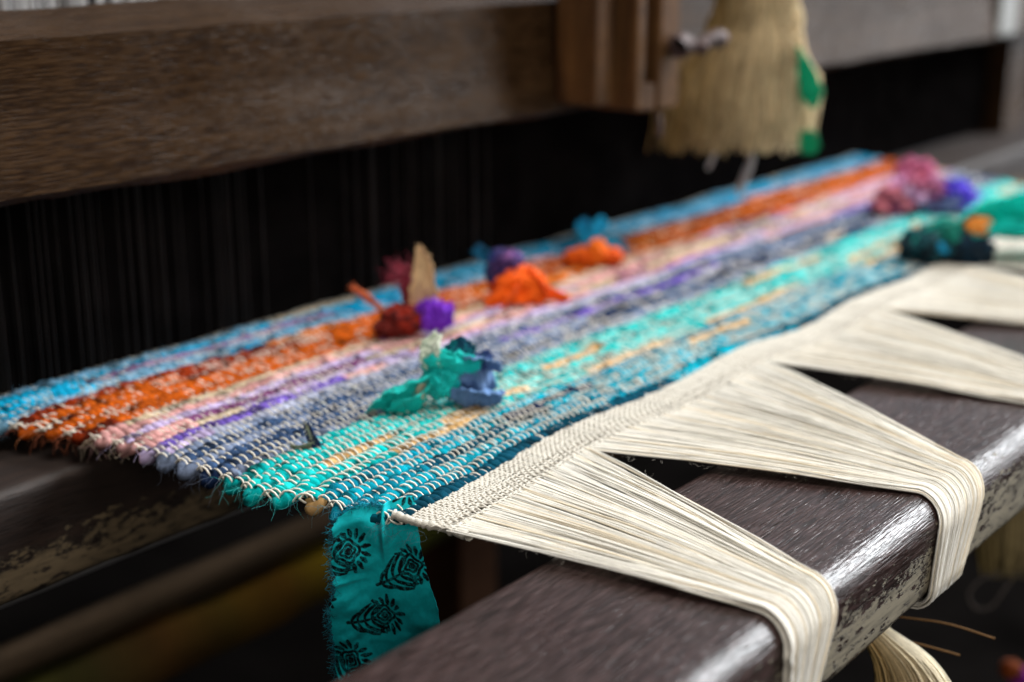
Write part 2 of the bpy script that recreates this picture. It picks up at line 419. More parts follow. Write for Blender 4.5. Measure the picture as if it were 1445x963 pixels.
TANS = [(8, .425, .475), (7, .50, .57), (6, .455, .525), (6, .61, .70), (6, .74, .86), (9, .60, .66), (10, .84, .95), (7, .95, 1.05), (4, .70, .76)]   # pale undyed lengths
def strip_colors(k, x, seed):
    r = np.random.default_rng(seed); names = ROWS[k].split()
    edges, cols = [0.3], []
    while edges[-1] < 1.5:
        nm = names[0] if r.random() < 0.42 else names[r.integers(len(names))]
        ln = r.uniform(0.03, 0.13) if nm != names[0] else r.uniform(0.06, 0.22)
        if nm in ('tan', 'tan2', 'beige'): ln *= 0.6
        cols.append(pal[nm]); edges.append(edges[-1] + ln)
    cols = np.array(cols); mid = np.array(edges[:-1])
    xw = x + 0.003 * n1(x, 0.004, seed + 3)
    i = np.clip(np.searchsorted(mid, xw) - 1, 0, len(cols) - 1)
    out = cols[i]
    for kk_, a_, b_ in TANS:
        if kk_ == k: out = np.where(((xw > a_) & (xw < b_))[:, None], pal['tan'] * 1.05, out)
    return out

YK = Y0 + PITCH * np.arange(NP) + np.r_[0, rng.normal(0, 0.0006, NP - 1)]
def scallop(x):                                                    # the front rows are pulled forward by each warp bundle
    return -0.0085 * np.exp(-np.clip(x - 0.405, 0, None) / 0.045) + 0.0025 * np.cos((x - 0.61) / 0.165 * 2 * np.pi) * -1
def yrow(k, x):
    f = np.exp(-k / 7.0)
    return YK[k] + f * scallop(x) + 0.0012 * n1(x, 0.03, 300 + k) + 0.0006 * n1(x, 0.009, 340 + k)

us = np.concatenate([np.arange(0, 170, 1 / 4), np.arange(170, NW + 0.01, 1 / 3)])
SIDES = 9
for k in range(NP):
    y = YK[k]; x = X(us, y); sd = 1000 + (k // 2 if k % 4 < 2 else k) * 13
    s = np.cos(np.pi * (us + k))
    lum = n1(x, 0.006, sd + 1) + 0.6 * n1(x, 0.0025, sd + 2)
    yc = yrow(k, x); zc = -0.00035 * s + 0.0002 * lum + sag(x, yc)
    C = np.stack([x, yc, zc], 1)
    big = n1(x, 0.013, sd + 5)
    ry = 0.0040 * (1 + 0.09 * lum + 0.14 * big - 0.02 * s); rz = 0.0020 * (1 + 0.12 * lum + 0.18 * big + 0.05 * np.clip(-s, 0, 1) - 0.14 * np.clip(s, 0, 1))
    # selvedge: odd picks turn back into the next one; others end inside the loop
    if k % 2 == 1 and k + 1 < NP:
        yb = yrow(k + 1, x[:1])[0]; r0 = (yb - yc[0]) / 2
        a = np.linspace(math.pi * 1.5, math.pi * 0.5, 12)[::-1]
        bul = rng.uniform(0.0042, 0.0070) if k > 1 else 0.003; dz = rng.uniform(-0.0045, -0.0015)
        lp = np.stack([x[0] + bul * np.cos(a) + 0.001, (yc[0] + yb) / 2 + r0 * 0.9 * np.sin(a), zc[0] + dz * np.abs(np.cos(a))], 1)
        C = np.vstack([lp, C]); ry = np.r_[np.full(12, 0.0028) * (1 + 0.15 * rng.normal(size=12)), ry]; rz = np.r_[np.full(12, 0.0026) * (1 + 0.12 * rng.normal(size=12)), rz]
    m = len(C)
    T = np.gradient(C, axis=0); T /= np.linalg.norm(T, axis=1, keepdims=True)
    L = np.cross(T, [0, 0, 1.0]); L /= np.linalg.norm(L, axis=1, keepdims=True) + 1e-9; B = np.cross(L, T)
    a = np.arange(SIDES) * 2 * np.pi / SIDES
    lump = 1 + 0.09 * n2(np.arange(m)[:, None] * 0.6, np.cos(a)[None] * 2 + np.sin(a)[None] * 3.1 + k * 7, 1.0, 55) + 0.07 * n2(np.arange(m)[:, None] * 1.9, a[None] * 3 + k * 5, 1.0, 56)
    tw = np.cumsum(0.35 + 0.25 * n1(np.arange(m), 20, 800 + k)); lump = lump + 0.11 * np.abs(np.sin(1.5 * a[None] + tw[:, None] * .5)) + 0.09 * np.cos(2 * a[None] + tw[:, None])
    V = C[:, None] + lump[:, :, None] * (ry[:, None, None] * np.cos(a)[None, :, None] * L[:, None] + rz[:, None, None] * np.sin(a)[None, :, None] * B[:, None])
    i = np.arange(m - 1)[:, None] * SIDES; j = np.arange(SIDES)[None]; j1 = (j + 1) % SIDES
    Q = np.stack([i + j, i + j1, i + SIDES + j1, i + SIDES + j], -1).reshape(-1, 4)
    col = np.repeat(strip_colors(k, C[:, 0], sd)[:, None, :], SIDES, 1)
    if k in (5, 13): col[:12] = pal['tan' if k == 5 else 'navyd']
    mot = 0.88 + 0.34 * n2(C[:, 0:1], a[None] * 0.004, 0.0028, 60 + k) + 0.22 * n1(C[:, 0:1], 0.02, 400 + k)
    dk = n2(C[:, 0:1], a[None] * 0.006 + k, 0.005, 90 + k)
    col = col * mot[:, :, None]
    col = np.where((dk > 0.42)[:, :, None], col * 0.28, col)        # dark specks paint in the shaded gaps between the rags
    o = link('weft_strip', make_mesh('weft_strip', V.reshape(-1, 3), Q, np.clip(col * 0.80, 0, 1)), M['rag'], rug)
    o['label'] = LABEL[k] + ' rag weft strip'

# warp threads through the rug and the white header
NH = 13
HY = np.cumsum([0.0004] + [0.0015] * 8 + [0.0019, 0.0023, 0.0027, 0.0031, 0.0026])   # rows of the header, wider towards the front
ui = np.concatenate([[-0.9, -0.45], np.arange(0, NW + 1), [NW + .45]]); n = len(ui); idx = np.arange(n)
SP = 4
kk = np.arange(-0.5, NP + 1.6, 1 / SP); m = len(kk)
ph = rng.normal(0, 0.06, (n, 1))
c = np.cos(np.pi * (idx[:, None] + kk[None, :] + ph))
ybase = np.interp(kk, np.arange(NP), YK, left=YK[0] - PITCH / 2, right=YK[-1] + PITCH)
ybase = np.where(kk > NP - 1, YK[-1] + (kk - NP + 1) * PITCH, np.where(kk < 0, YK[0] + kk * PITCH, ybase))
uj = ui[:, None] + 0.16 * rng.normal(size=(n, 1)) + 0.14 * np.stack([n1(kk, 2.5, 5000 + q) for q in range(n)])
xx = X(uj, ybase[None, :])
fk = np.exp(-np.clip(kk, 0, 99) / 7.0)[None, :]
yy = ybase[None, :] + fk * scallop(xx)
A = (np.interp(kk, [0, 8, 20, 40], [1, .98, .62, .56])[None] * np.interp(np.arange(n), [0, 60, 250, 460], [1, 1, .80, .72])[:, None]) * 0.0027 + 0.0004 * np.stack([n1(kk, 0.9, 9000 + q) for q in range(n)])
zz = A * np.sign(c) * np.abs(c) ** 0.62 * np.where(kk > NP - .4, .35, np.where(kk < .4, .55, 1))[None] + sag(xx, yy)
P = np.stack([xx, yy, zz], 2)
rad = 0.00045 * (1 + 0.18 * rng.normal(size=(n, 1)) * 0.6) * np.ones((1, m))
V1, Q1 = tubes(P, rad, 5)
shade = (0.92 + 0.10 * rng.normal(size=(n, 1, 1))) * np.array([0.86, 0.80, 0.70])[None, None]
c1 = np.repeat(np.repeat(np.clip(shade, .3, .9), m, 1), 5, 1).reshape(-1, 3)
hk = np.arange(0, NH * 3 + 1) / 3.0; mh = len(hk)
yh0 = YK[0] - PITCH / 2
x1 = P[:, 0, 0]
Yh = (yh0 - np.interp(hk, np.arange(NH + 1), HY))[None, :] + scallop(x1)[:, None] * np.ones((1, mh))
Xh = X(uj[:, :1] * np.ones((1, mh)), Yh)
Zh = 0.00040 * np.cos(np.pi * (idx[:, None] + hk[None, :])) + sag(Xh, Yh) + 0.0006
V2, Q2 = tubes(np.stack([Xh, Yh, Zh], 2)[:, ::-1], 0.00054, 5)
c2 = np.repeat(np.repeat(np.clip(shade * 0.73, .3, .92), mh, 1), 5, 1).reshape(-1, 3)
V, Q, C = join([(V1, Q1, c1), (V2, Q2, c2)])
o = link('warp_threads', make_mesh('warp_threads', V, Q, C), M['cottonv'], rug); o['kind'] = 'stuff'; o['label'] = 'off white cotton warp threads'
# header weft
uh = np.arange(-0.8, NW + 0.6, 0.5); ph_ = []
for h in range(NH):
    y = yh0 - HY[h]; x0_ = X(uh, y); yv = y + scallop(x0_) + 0.0005 * n1(x0_, 0.006, 700 + h) + 0.0009 * (h / NH) * n1(x0_, 0.02, 730 + h)
    x_ = X(uh, yv)
    ph_.append(np.stack([x_, yv, -0.00040 * np.cos(np.pi * (uh + 2 + h)) + sag(x_, yv) + 0.0006], 1))
V, Q = tubes(np.stack(ph_), 0.00056 * (1 + 0.08 * rng.normal(size=(NH, len(uh)))), 6)
o = link('header_band', make_mesh('header_band', V, Q), M['cotton'], rug); o['kind'] = 'stuff'; o['label'] = 'white cotton header weave'
# rolled selvedge cord of the header corner
P = catmull([(X(0, .385) - .002, .383, .001), (X(0, .37) - .001, .371, -.0005), (X(0, .36), .360, -.001), (.4085, .346, -.001)], 30)[None]
V, Q = tubes(P + rng.normal(0, .0002, P.shape), 0.0019 * (1 + .15 * rng.normal(size=(1, 30))), 8)
link('header_cord', make_mesh('header_cord', V, Q), M['cotton'], rug)

# warp bundles drawn together over the beam
yhe = yh0 - HY[-1]
ub = [0, 55, 142, 216, 294, 372, NW]
ends = [(0.447, 0.040, 0.436, 0.022), (0.596, 0.050, 0.577, 0.034), (0.752, 0.058, 0.735, 0.036), (0.915, 0.058, 0.90, 0.036), (1.075, 0.058, 1.06, 0.036), (1.24, 0.058, 1.22, 0.036)]
Rc = np.array([0.211 + FR, BT - FR])                               # centre of the front round-over
for b in range(6):
    xc, wd, xlow, wl = ends[b]
    sel = np.where((ui >= ub[b] - 1) & (ui < ub[b + 1] if b < 5 else ui <= NW + 1))[0]
    sel = np.r_[sel, sel, sel, sel[rng.integers(0, len(sel), len(sel) // 2)]]; sel.sort()   # some warp ends are double
    nn = len(sel); t = (np.arange(nn) + 0.5) / nn - 0.5
    t = t + rng.normal(0, 0.010, nn)
    lay = rng.choice([0, 1, 2, 3, 4], nn, p=[.28, .25, .21, .15, .11]) * 0.00055 + rng.uniform(0, .0003, nn)
    edge_w = np.clip((np.abs(t) - 0.40) / 0.1, 0, 1)
    r = 0.00075 + lay
    pts = []
    ystart = Yh[sel, -1]; xstart = Xh[sel, -1] + rng.normal(0, .0010, nn)
    ns = 16; f = np.linspace(0, 1, ns)[None, :]
    xe = xc + t * wd
    ytop = np.full(nn, Rc[0]); ztop = Rc[1] + FR + r
    e = f ** 1.0
    gx = xstart[:, None] * (1 - e) + xe[:, None] * e
    gx = gx + 0.0007 * np.sin(np.pi * f) * rng.normal(size=(nn, 1)) + 0.0005 * np.sin(3 * np.pi * f) * rng.normal(size=(nn, 1))
    gy = (ystart[:, None] + 0.002) * (1 - f) + ytop[:, None] * f
    z0 = sag(xstart, ystart) + 0.0006
    gz = z0[:, None] * (1 - f) + ztop[:, None] * f + (0.0006 * rng.normal(size=(nn, 1)) + 0.0012) * np.sin(np.pi * f)
    A1 = np.stack([gx, gy, gz], 2)
    na = 9; aa = np.linspace(0, math.pi / 2, na + 1)[1:][None, :]
    rr = (FR + r)[:, None]
    fr = np.linspace(0, 1, na + 1)[1:][None, :]
    ax = xe[:, None] + (xlow + t[:, None] * (wd * .6 + wl * .4) - xe[:, None]) * 0.42 * fr ** 1.5
    A2 = np.stack([ax, Rc[0] - rr * np.sin(aa), Rc[1] + rr * np.cos(aa)], 2)
    nf = 8; ff = np.linspace(0, 1, nf + 1)[1:][None, :]
    xlo = (xlow + t * wl)[:, None]
    bx = ax[:, -1:] * (1 - ff) + xlo * ff
    A3 = np.stack([bx, np.repeat(Rc[0] - rr, nf, 1), Rc[1] * (1 - ff) + (-0.043) * ff + 0 * bx], 2)
    nb = 5; a2 = np.linspace(0, math.pi / 2, nb + 1)[1:][None, :]; r2 = (0.0065 + r)[:, None]
    A4 = np.stack([np.repeat(xlo, nb, 1), (0.211 + 0.0065) - r2 * np.cos(a2), -0.043 - r2 * np.sin(a2)], 2)
    A5 = np.stack([xlow + (t * wl)[:, None] * np.array([[.8, .5]]), np.full((nn, 2), 1) * np.array([[.232, .252]]), np.full((nn, 2), 1) * np.array([[-.0525, -.058]]) - lay[:, None]], 2)
    P = np.concatenate([A1, A2, A3, A4, A5], 1); m = P.shape[1]
    P[:, 1:] += rng.normal(0, 0.00005, P[:, 1:].shape)
    V, Q = tubes(P, 0.00043 * (1 + 0.15 * rng.normal(size=(nn, 1))), 5)
    sh = np.clip((0.96 + 0.09 * rng.normal(size=(nn, 1, 1))), .6, 1.15) * np.array([.80, .77, .70])
    warm = rng.random((nn, 1, 1)) < 0.16
    sh = np.where(warm, sh * np.array([1.0, 0.92, 0.80]), sh)
    Cc = np.repeat(np.repeat(sh, m, 1), 5, 1).reshape(-1, 3)
    o = link('warp_bundle', make_mesh('warp_bundle', V, Q, Cc), M['cottonv'], rug); o['label'] = 'fan of cotton warp drawn over the beam'

# fluff: loose fibres standing off the rags and the yarn
def fibres(n, start, length, spread, rad, seed, cols, m=7, gravity=0.0):
    r = np.random.default_rng(seed); P = np.zeros((n, m, 3)); P[:, 0] = start
    d = spread(r, n); d /= np.linalg.norm(d, axis=1, keepdims=True); st = r.uniform(*length, n)[:, None] / (m - 1)
    for q in range(1, m):
        d = d + r.normal(0, 0.32, (n, 3)) + np.array([0, 0, -gravity]); d /= np.linalg.norm(d, axis=1, keepdims=True)
        P[:, q] = P[:, q - 1] + d * st
    V, Q = tubes(P, rad * np.linspace(1, .5, m)[None] * np.ones((n, 1)), 3, up=(.3, .5, .81))
    C = np.repeat(cols, m * 3, 0)
    return V, Q, C
nf = 2600
k = rng.integers(0, NP, nf); u = (rng.random(nf) ** 1.7) * NW
xf = X(u, YK[k]); yf = np.array([yrow(a, np.array([b]))[0] for a, b in zip(k, xf)]) + rng.uniform(-.003, .003, nf)
cf = np.array([strip_colors(a, np.array([b]), 1000 + (a // 2 if a % 4 < 2 else a) * 13)[0] for a, b in zip(k, xf)])
cf = np.clip(cf * 1.2 + .03, 0, 1)
f1 = fibres(nf, np.stack([xf, yf, 0.0018 + sag(xf, yf)], 1), (.002, .006), lambda r, n: np.stack([r.normal(0, 1, n), r.normal(0, 1, n), np.abs(r.normal(.35, .4, n))], 1), .00006, 3, cf)
nf = 260
yf = rng.uniform(.365, .65, nf); xf = xl(yf) - .004
kq = np.clip(((yf - Y0) / PITCH).astype(int), 0, NP - 1); cf = np.array([pal[ROWS[q].split()[0]] for q in kq]) * .8 + .05
f2 = fibres(nf, np.stack([xf, yf, np.full(nf, -.004)], 1), (.004, .014), lambda r, n: np.stack([r.normal(-.8, .5, n), r.normal(0, .8, n), r.normal(-.6, .6, n)], 1), .00007, 4, cf, gravity=.12)
nf = 320
bi = rng.integers(0, 3, nf); bx = np.array([ends[q][0] for q in bi]) + rng.uniform(-.5, .5, nf) * .04
f_ = rng.random(nf); x0_ = np.array([X((ub[q] + ub[q + 1]) / 2, .36) for q in bi]); hw = np.array([(ub[q + 1] - ub[q]) * .00107 for q in bi])
sd_ = rng.choice([-1, -1, 1, 0.3], nf)
xf = (x0_ + sd_ * hw) * (1 - f_) + (np.array([ends[q][0] for q in bi]) + sd_ * np.array([ends[q][1] for q in bi]) * .5) * f_
f3 = fibres(nf, np.stack([xf, .36 * (1 - f_) + .228 * f_, np.full(nf, .0006) - .003 * f_], 1), (.0015, .004), lambda r, n: r.normal(0, 1, (n, 3)) * [1, 1, .6], .00005, 5, np.full((nf, 3), .72) * [1, .94, .84])
V, Q, C = join([f1, f2, f3])
o = link('loose_fibres', make_mesh('loose_fibres', V, Q, C), M['cloth'], rug); o['kind'] = 'stuff'

# ------------------------------------------------------------------ crumpled cloth
W_ = Vector((-F_[0], -F_[1], 0)).normalized()
KS = 1.0
def loc2w(base, p):                                                # (u,v,w) in mm: u right, v up, w towards the weaver
    p = np.asarray(p, float) / 1000.0 * KS
    return np.array(base) + p[..., 0:1] * np.array(R_) + p[..., 1:2] * np.array((0, 0, 1.0)) + p[..., 2:3] * np.array(W_)

def ribbon(name, base, pts, widths, color, parent, side=(0, 0, 1), fold=0.35, folds=1.0, wr=0.08, seed=0, n=56, m=23, color2=None, thick=0.0005, mat='cloth'):
    """a strip of cloth along pts, gathered into folds across its width"""
    c = catmull(pts, n); wd = np.interp(np.linspace(0, 1, n), np.linspace(0, 1, len(widths)), widths)
    T = np.gradient(c, axis=0); T /= np.linalg.norm(T, axis=1, keepdims=True) + 1e-9
    s0 = np.asarray(side, float)
    S = s0[None] - (T @ s0)[:, None] * T; S /= np.linalg.norm(S, axis=1, keepdims=True) + 1e-9
    Nn = np.cross(T, S)
    q = np.linspace(-1, 1, m)[None, :]; tt = np.linspace(0, 1, n)[:, None]
    off = fold * wd[:, None] * 0.5 * np.cos(np.pi * folds * q + 1.3 * np.sin(3 * tt + seed)) + wr * wd[:, None] * (n2(tt * 4, q * 1.5 + seed, 0.5, seed) + .5 * n2(tt * 4, q * 1.5 + seed, 0.2, seed + 1))
    off = off + wr * .5 * wd[:, None] * (.4 - np.abs(n2(tt * 5 + q * .7, q * 2.2 - tt * 2 + seed, 0.55, seed + 21))) + wr * .18 * wd[:, None] * n2(tt * 12, q * 4 + seed, 0.5, seed + 22)
    edge = 1 + 0.13 * n1(tt * 30 + seed, 2.0, seed + 5) + 0.10 * n1(tt * 30 + q * .8 + seed, 0.7, seed + 6)
    P = c[:, None] + (q * wd[:, None] * 0.5 * edge)[:, :, None] * S[:, None] + off[:, :, None] * Nn[:, None]
    V = loc2w(base, P.reshape(-1, 3))
    i = np.arange(n - 1)[:, None] * m; j = np.arange(m - 1)[None]
    Q = np.stack([i + j, i + j + 1, i + m + j + 1, i + m + j], -1).reshape(-1, 4)
    col = np.broadcast_to(lin(*color), (n, m, 3)).copy()
    if color2 is not None:
        msk = (n2(tt * 6, q * 2, 0.6, seed + 9) > 0.1)[:, :, None]; col = np.where(msk, lin(*color2), col)
    o = link(name, make_mesh(name, V, Q, col.reshape(-1, 3)), M[mat], parent)
    sm = o.modifiers.new('thickness', 'SOLIDIFY'); sm.thickness = thick; sm.offset = 0
    e = np.r_[P[:, 0], P[:, -1], P[-1], P[0]]; r_ = np.random.default_rng(seed + 400)
    e = loc2w(base, e[r_.integers(0, len(e), 90)])
    fv, fq, fc = fibres(90, e, (.001, .004), lambda r, n: r.normal(0, 1, (n, 3)) + [0, 0, .2], .00007 + .00003 * KS, seed + 401, np.clip(lin(*color)[None] * r_.uniform(.7, 1.5, (90, 1)), 0, 1), m=5)
    fo = link('frayed_edge', make_mesh('frayed_edge', fv, fq, fc), M['cloth'], o); fo['kind'] = 'stuff'
    return o

def wad(name, base, ctr, size, color, parent, seed=0, color2=None, amp=0.4):
    """a tight crumple of cloth"""
    nu, nv = 64, 40
    th = np.linspace(0, 2 * np.pi, nu, endpoint=False); ph = np.linspace(0.02, np.pi - 0.02, nv)
    D = np.stack([np.cos(th)[None] * np.sin(ph)[:, None], np.sin(th)[None] * np.sin(ph)[:, None], np.cos(ph)[:, None] * np.ones((1, nu))], 2)
    r = np.array([[1 + amp * (1 - 2.2 * abs(mnoise.noise(Vector(d * 1.3) + Vector((seed * 3.1, 1, 2))))) * .6 + amp * .42 * (1 - 3.0 * abs(mnoise.noise(Vector(d * 2.6) + Vector((seed, 5, 7))))) + amp * .12 * (1 - 3.5 * abs(mnoise.noise(Vector(d * 6) + Vector((seed, 15, 7))))) for d in row] for row in D])
    P = np.array(ctr) + D * r[:, :, None] * np.array(size)
    V = loc2w(base, P.reshape(-1, 3))
    i = np.arange(nv - 1)[:, None] * nu; j = np.arange(nu)[None]; j1 = (j + 1) % nu
    Q = np.stack([i + j, i + j1, i + nu + j1, i + nu + j], -1).reshape(-1, 4)
    col = np.broadcast_to(lin(*color), (nv, nu, 3)).copy()
    if color2 is not None:
        msk = np.array([[mnoise.noise(Vector(d * 2.3) + Vector((seed, 9, 4))) > 0.02 for d in row] for row in D])[:, :, None]; col = np.where(msk, lin(*color2), col)
    return link(name, make_mesh(name, V, Q, col.reshape(-1, 3)), M['cloth'], parent)

KG = 'rag ends knotted on the rug'
KS = 0.90
# 1: the teal and blue knot in front
b = (0.519, 0.458, 0.003)
kt = empty('rag_knot', b, 'teal and blue rag knot with a cream tip, nearest large knot', 'rag knot', KG)
TE, TD, NV = (8, 180, 176), (8, 96, 104), (96, 128, 172)
ribbon('cloth_tail', b, [(-4, 18, 5), (-12, 14, 9), (-22, 8, 11), (-33, 2, 10), (-42, -4, 9)], [11, 18, 26, 20, 6], (12, 194, 186), kt, (.25, .8, .55), .30, 1.2, .06, 3)
ribbon('cloth_tail', b, [(-6, 14, 8), (-12, 6, 13), (-19, 1, 15), (-28, -3, 14)], [8, 17, 22, 14], (10, 186, 178), kt, (.5, .85, .2), .24, .9, .06, 4)
wad('knot_core', b, (0, 15, 2), (9, 9.5, 8), (8, 180, 176), kt, 2)
ribbon('cloth_flap', b, [(-8, 20, 4), (-2, 26, 7), (8, 25, 6), (16, 24, 3), (22, 23, 0)], [8, 15, 17, 11, 6], (12, 192, 184), kt, (0, 1, .3), .25, .8, .10, 5)
ribbon('cloth_tip', b, [(-3, 22, 6), (-6, 29, 7), (-5, 36, 6), (-1, 42, 3)], [7, 11, 12, 6], (214, 222, 204), kt, (1, .1, .2), .35, .8, .06, 6)
ribbon('cloth_tip', b, [(3, 27, 1), (8, 33, 0), (13, 33, -1), (17, 29, -1)], [9, 12, 10, 4], (10, 120, 132), kt, (.3, .9, .2), .3, 1, .1, 7, color2=(18, 70, 96))
ribbon('cloth_tip', b, [(-8, 25, 3), (-8, 28, 4), (-6, 31, 3)], [5, 7, 4], (12, 66, 84), kt, (.8, .3, .3), .3, 1, .1, 8)
ribbon('cloth_tip', b, [(14, 28, -2), (17, 31, -2), (19, 34, -2)], [7, 5, 2], (14, 84, 104), kt, (1, 0, .1), .3, 1, .1, 9)
ribbon('cloth_wing', b, [(4, 14, 1), (12, 14, 0), (22, 13, -3), (30, 12, -7)], [20, 30, 34, 24], NV, kt, (.1, .95, .3), .34, 1.7, .10, 11)
ribbon('cloth_wing', b, [(6, 6, 6), (14, 5, 8), (24, 5, 7), (34, 4, 3)], [12, 19, 22, 14], (86, 120, 166), kt, (.1, .6, .8), .3, 1.2, .08, 12)
ribbon('cloth_wing', b, [(18, 20, -6), (24, 24, -9), (28, 27, -11)], [12, 9, 4], (52, 74, 124), kt, (.8, -.4, .2), .3, 1, .1, 13)
ribbon('cream_loop', b, [(-11, 6, 11), (-11.5, 11, 11.5), (-10, 15, 10)], [3, 4, 3], (206, 196, 172), kt, (1, 0, 0), .2, 1, .04, 14)
KS = 1.0
# 2: purple, red and tan
b = (0.610, 0.553, 0.003)
kt = empty('rag_knot', b, 'small purple and dark red rag knot with an upright tan strip', 'rag knot', KG)
wad('knot_core', b, (-9, 9, 0), (12, 8, 8), (150, 40, 22), kt, 4, (90, 22, 20))
wad('knot_core', b, (-18, 4, 2), (9, 5, 7), (104, 26, 18), kt, 14)
ribbon('cloth_end', b, [(-2, 10, 5), (4, 11, 7), (12, 11, 6), (19, 12, 3)], [14, 22, 23, 17], (122, 46, 200), kt, (0, 1, .2), .25, .8, .08, 21)
ribbon('upright_strip', b, [(2, 14, 0), (1, 28, -1), (1, 42, -2), (-1, 52, -2)], [17, 15, 11, 4], (206, 168, 124), kt, (1, 0, 0), .25, .8, .06, 22)
ribbon('frayed_strip', b, [(-8, 12, -3), (-9, 26, -5), (-10, 40, -7)], [6, 7, 5], (116, 30, 42), kt, (1, 0, 0), .3, 1, .2, 23)
ribbon('frayed_strip', b, [(-20, 10, -3), (-32, 20, -5), (-42, 27, -6)], [3, 4, 3], (214, 110, 66), kt, (.4, .9, 0), .3, 1, .2, 24)
n = 90
cf = np.clip(lin(140, 40, 60)[None] * rng.uniform(.5, 1.6, (n, 1)), 0, 1)
V, Q, C = fibres(n, loc2w(b, np.stack([rng.normal(-11, 3, n), rng.uniform(24, 40, n), rng.normal(-5, 2, n)], 1)), (.006, .018), lambda r, n: np.stack([r.normal(-.5, .6, n), r.normal(.3, .6, n), r.normal(.7, .5, n)], 1), .0002, 44, cf)
link('frayed_edge', make_mesh('frayed_edge', V, Q, C), M['cloth'], kt)['kind'] = 'stuff'
KS = 0.82
# 3: orange tent with a plum flower
b = (0.704, 0.556, 0.003)
kt = empty('rag_knot', b, 'bright orange tented rag knot topped with plum and navy cloth', 'rag knot', KG)
OR = (238, 94, 8)
wad('cloth_tent', b, (2, 9, 2), (19, 17, 14), OR, kt, 61, None, .30)
ribbon('cloth_fold', b, [(4, 26, 4), (-4, 17, 13), (-12, 7, 17), (-20, -2, 17)], [10, 20, 24, 22], OR, kt, (.8, .4, .4), .28, 1.3, .08, 31)
ribbon('cloth_fold', b, [(6, 26, 3), (12, 17, 11), (16, 8, 13), (18, 1, 12)], [10, 20, 22, 16], (232, 88, 6), kt, (.7, .5, .3), .30, 1.3, .08, 32)
ribbon('cloth_tail', b, [(12, 14, 2), (24, 7, 3), (34, 4, 3), (43, 2, 3)], [15, 11, 10, 6], (232, 90, 10), kt, (.2, .9, .3), .3, 1, .1, 33)
wad('knot_core', b, (-10, 29, -2), (8, 8, 7), (70, 44, 92), kt, 7, (32, 44, 104), .9)
for q in range(7):
    a_ = q * .9 + .2; ca_, sa_ = math.cos(a_), math.sin(a_)
    ribbon('cloth_petal', b, [(-9 + 2 * ca_, 29 + 2 * sa_, 5), (-8 + 7 * ca_, 29 + 7 * sa_, 7 - q % 3), (-8 + 12 * ca_, 30 + 11 * sa_, 3 - q % 3)], [5, 9, 5], ((74, 46, 96), (150, 92, 150), (34, 50, 112))[q % 3], kt, (-sa_, ca_, .4), .35, 1.2, .14, 90 + q, n=24, m=11)
wad('knot_core', b, (-3, 32, -4), (7, 6, 6), (128, 74, 134), kt, 8, (36, 52, 112), .6)
wad('knot_core', b, (-14, 23, 0), (7, 9, 7), (66, 42, 84), kt, 9, (24, 60, 110), .6)
ribbon('cloth_end', b, [(-20, 34, -3), (-27, 38, -4), (-32, 42, -4)], [9, 10, 8], (12, 92, 128), kt, (.5, .8, 0), .3, 1, .1, 34)
KS = 0.70
# 4: orange and sky blue
b = (0.822, 0.578, 0.003)
kt = empty('rag_knot', b, 'orange rag knot with two sky blue ends sticking up', 'rag knot', KG)
wad('knot_core', b, (-12, 7, 2), (15, 9, 9), (216, 92, 14), kt, 10)
wad('knot_core', b, (4, 12, 4), (9, 12, 8), (228, 108, 20), kt, 11)
wad('knot_core', b, (18, 7, 0), (12, 8, 9), (206, 80, 10), kt, 12)
ribbon('cloth_end', b, [(-6, 12, 0), (-5, 26, -2), (-10, 38, -4), (-14, 43, -4)], [9, 11, 17, 12], (16, 142, 190), kt, (1, .2, .2), .3, 1, .1, 41)
ribbon('cloth_end', b, [(-2, 14, 0), (2, 28, -3), (8, 39, -5), (14, 44, -6)], [8, 12, 17, 12], (20, 152, 196), kt, (1, -.2, .2), .3, 1, .1, 42)
ribbon('cloth_end', b, [(8, 16, -6), (20, 18, -8), (30, 14, -9), (34, 8, -8)], [7, 13, 13, 7], (18, 132, 168), kt, (.2, .9, .2), .3, 1, .1, 43)
KS = 0.62
# 5: pink, plum and violet heap at the far end
b = (1.155, 0.470, 0.003)
kt = empty('rag_knot', b, 'blurred pink, plum and violet rag heap at the far end of the rug', 'rag knot', KG)
wad('knot_core', b, (-38, 10, 4), (22, 17, 14), (196, 110, 124), kt, 20, (120, 52, 84), .8)
wad('knot_core', b, (-18, 26, -6), (20, 15, 14), (206, 150, 196), kt, 21, (180, 110, 160), .8)
wad('knot_core', b, (-4, 46, -30), (18, 16, 14), (190, 96, 120), kt, 22, (150, 70, 110), .8)
wad('knot_core', b, (8, 26, -6), (18, 14, 14), (176, 120, 160), kt, 23, (126, 44, 84), .8)
wad('knot_core', b, (26, 12, 2), (22, 12, 14), (120, 126, 170), kt, 24, (48, 54, 110), .8)
wad('knot_core', b, (46, 20, -2), (17, 15, 12), (44, 34, 170), kt, 25, (92, 70, 210), .8)
ribbon('cloth_end', b, [(10, 40, -20), (24, 36, -20), (40, 30, -16), (58, 26, -14)], [22, 26, 24, 14], (220, 176, 206), kt, (.2, .9, .3), .3, 1.4, .1, 51)
for q in range(14):
    a_ = rng.uniform(0, 6.28); cx_, cy_ = [(-38, 10), (-16, 24), (-4, 44), (10, 26), (28, 14), (44, 20)][q % 6]; ca_, sa_ = math.cos(a_), math.sin(a_)
    ribbon('cloth_petal', b, [(cx_ + 3 * ca_, cy_ + 3 * sa_, 14), (cx_ + 13 * ca_, cy_ + 10 * sa_, 16), (cx_ + 24 * ca_, cy_ + 15 * sa_, 8)], [14, 24, 14], [(206, 130, 150), (214, 166, 206), (176, 90, 120), (130, 60, 100), (110, 110, 170), (60, 50, 170)][q % 6], kt, (-sa_, ca_, .4), .35, 1.2, .14, 110 + q, n=24, m=11)
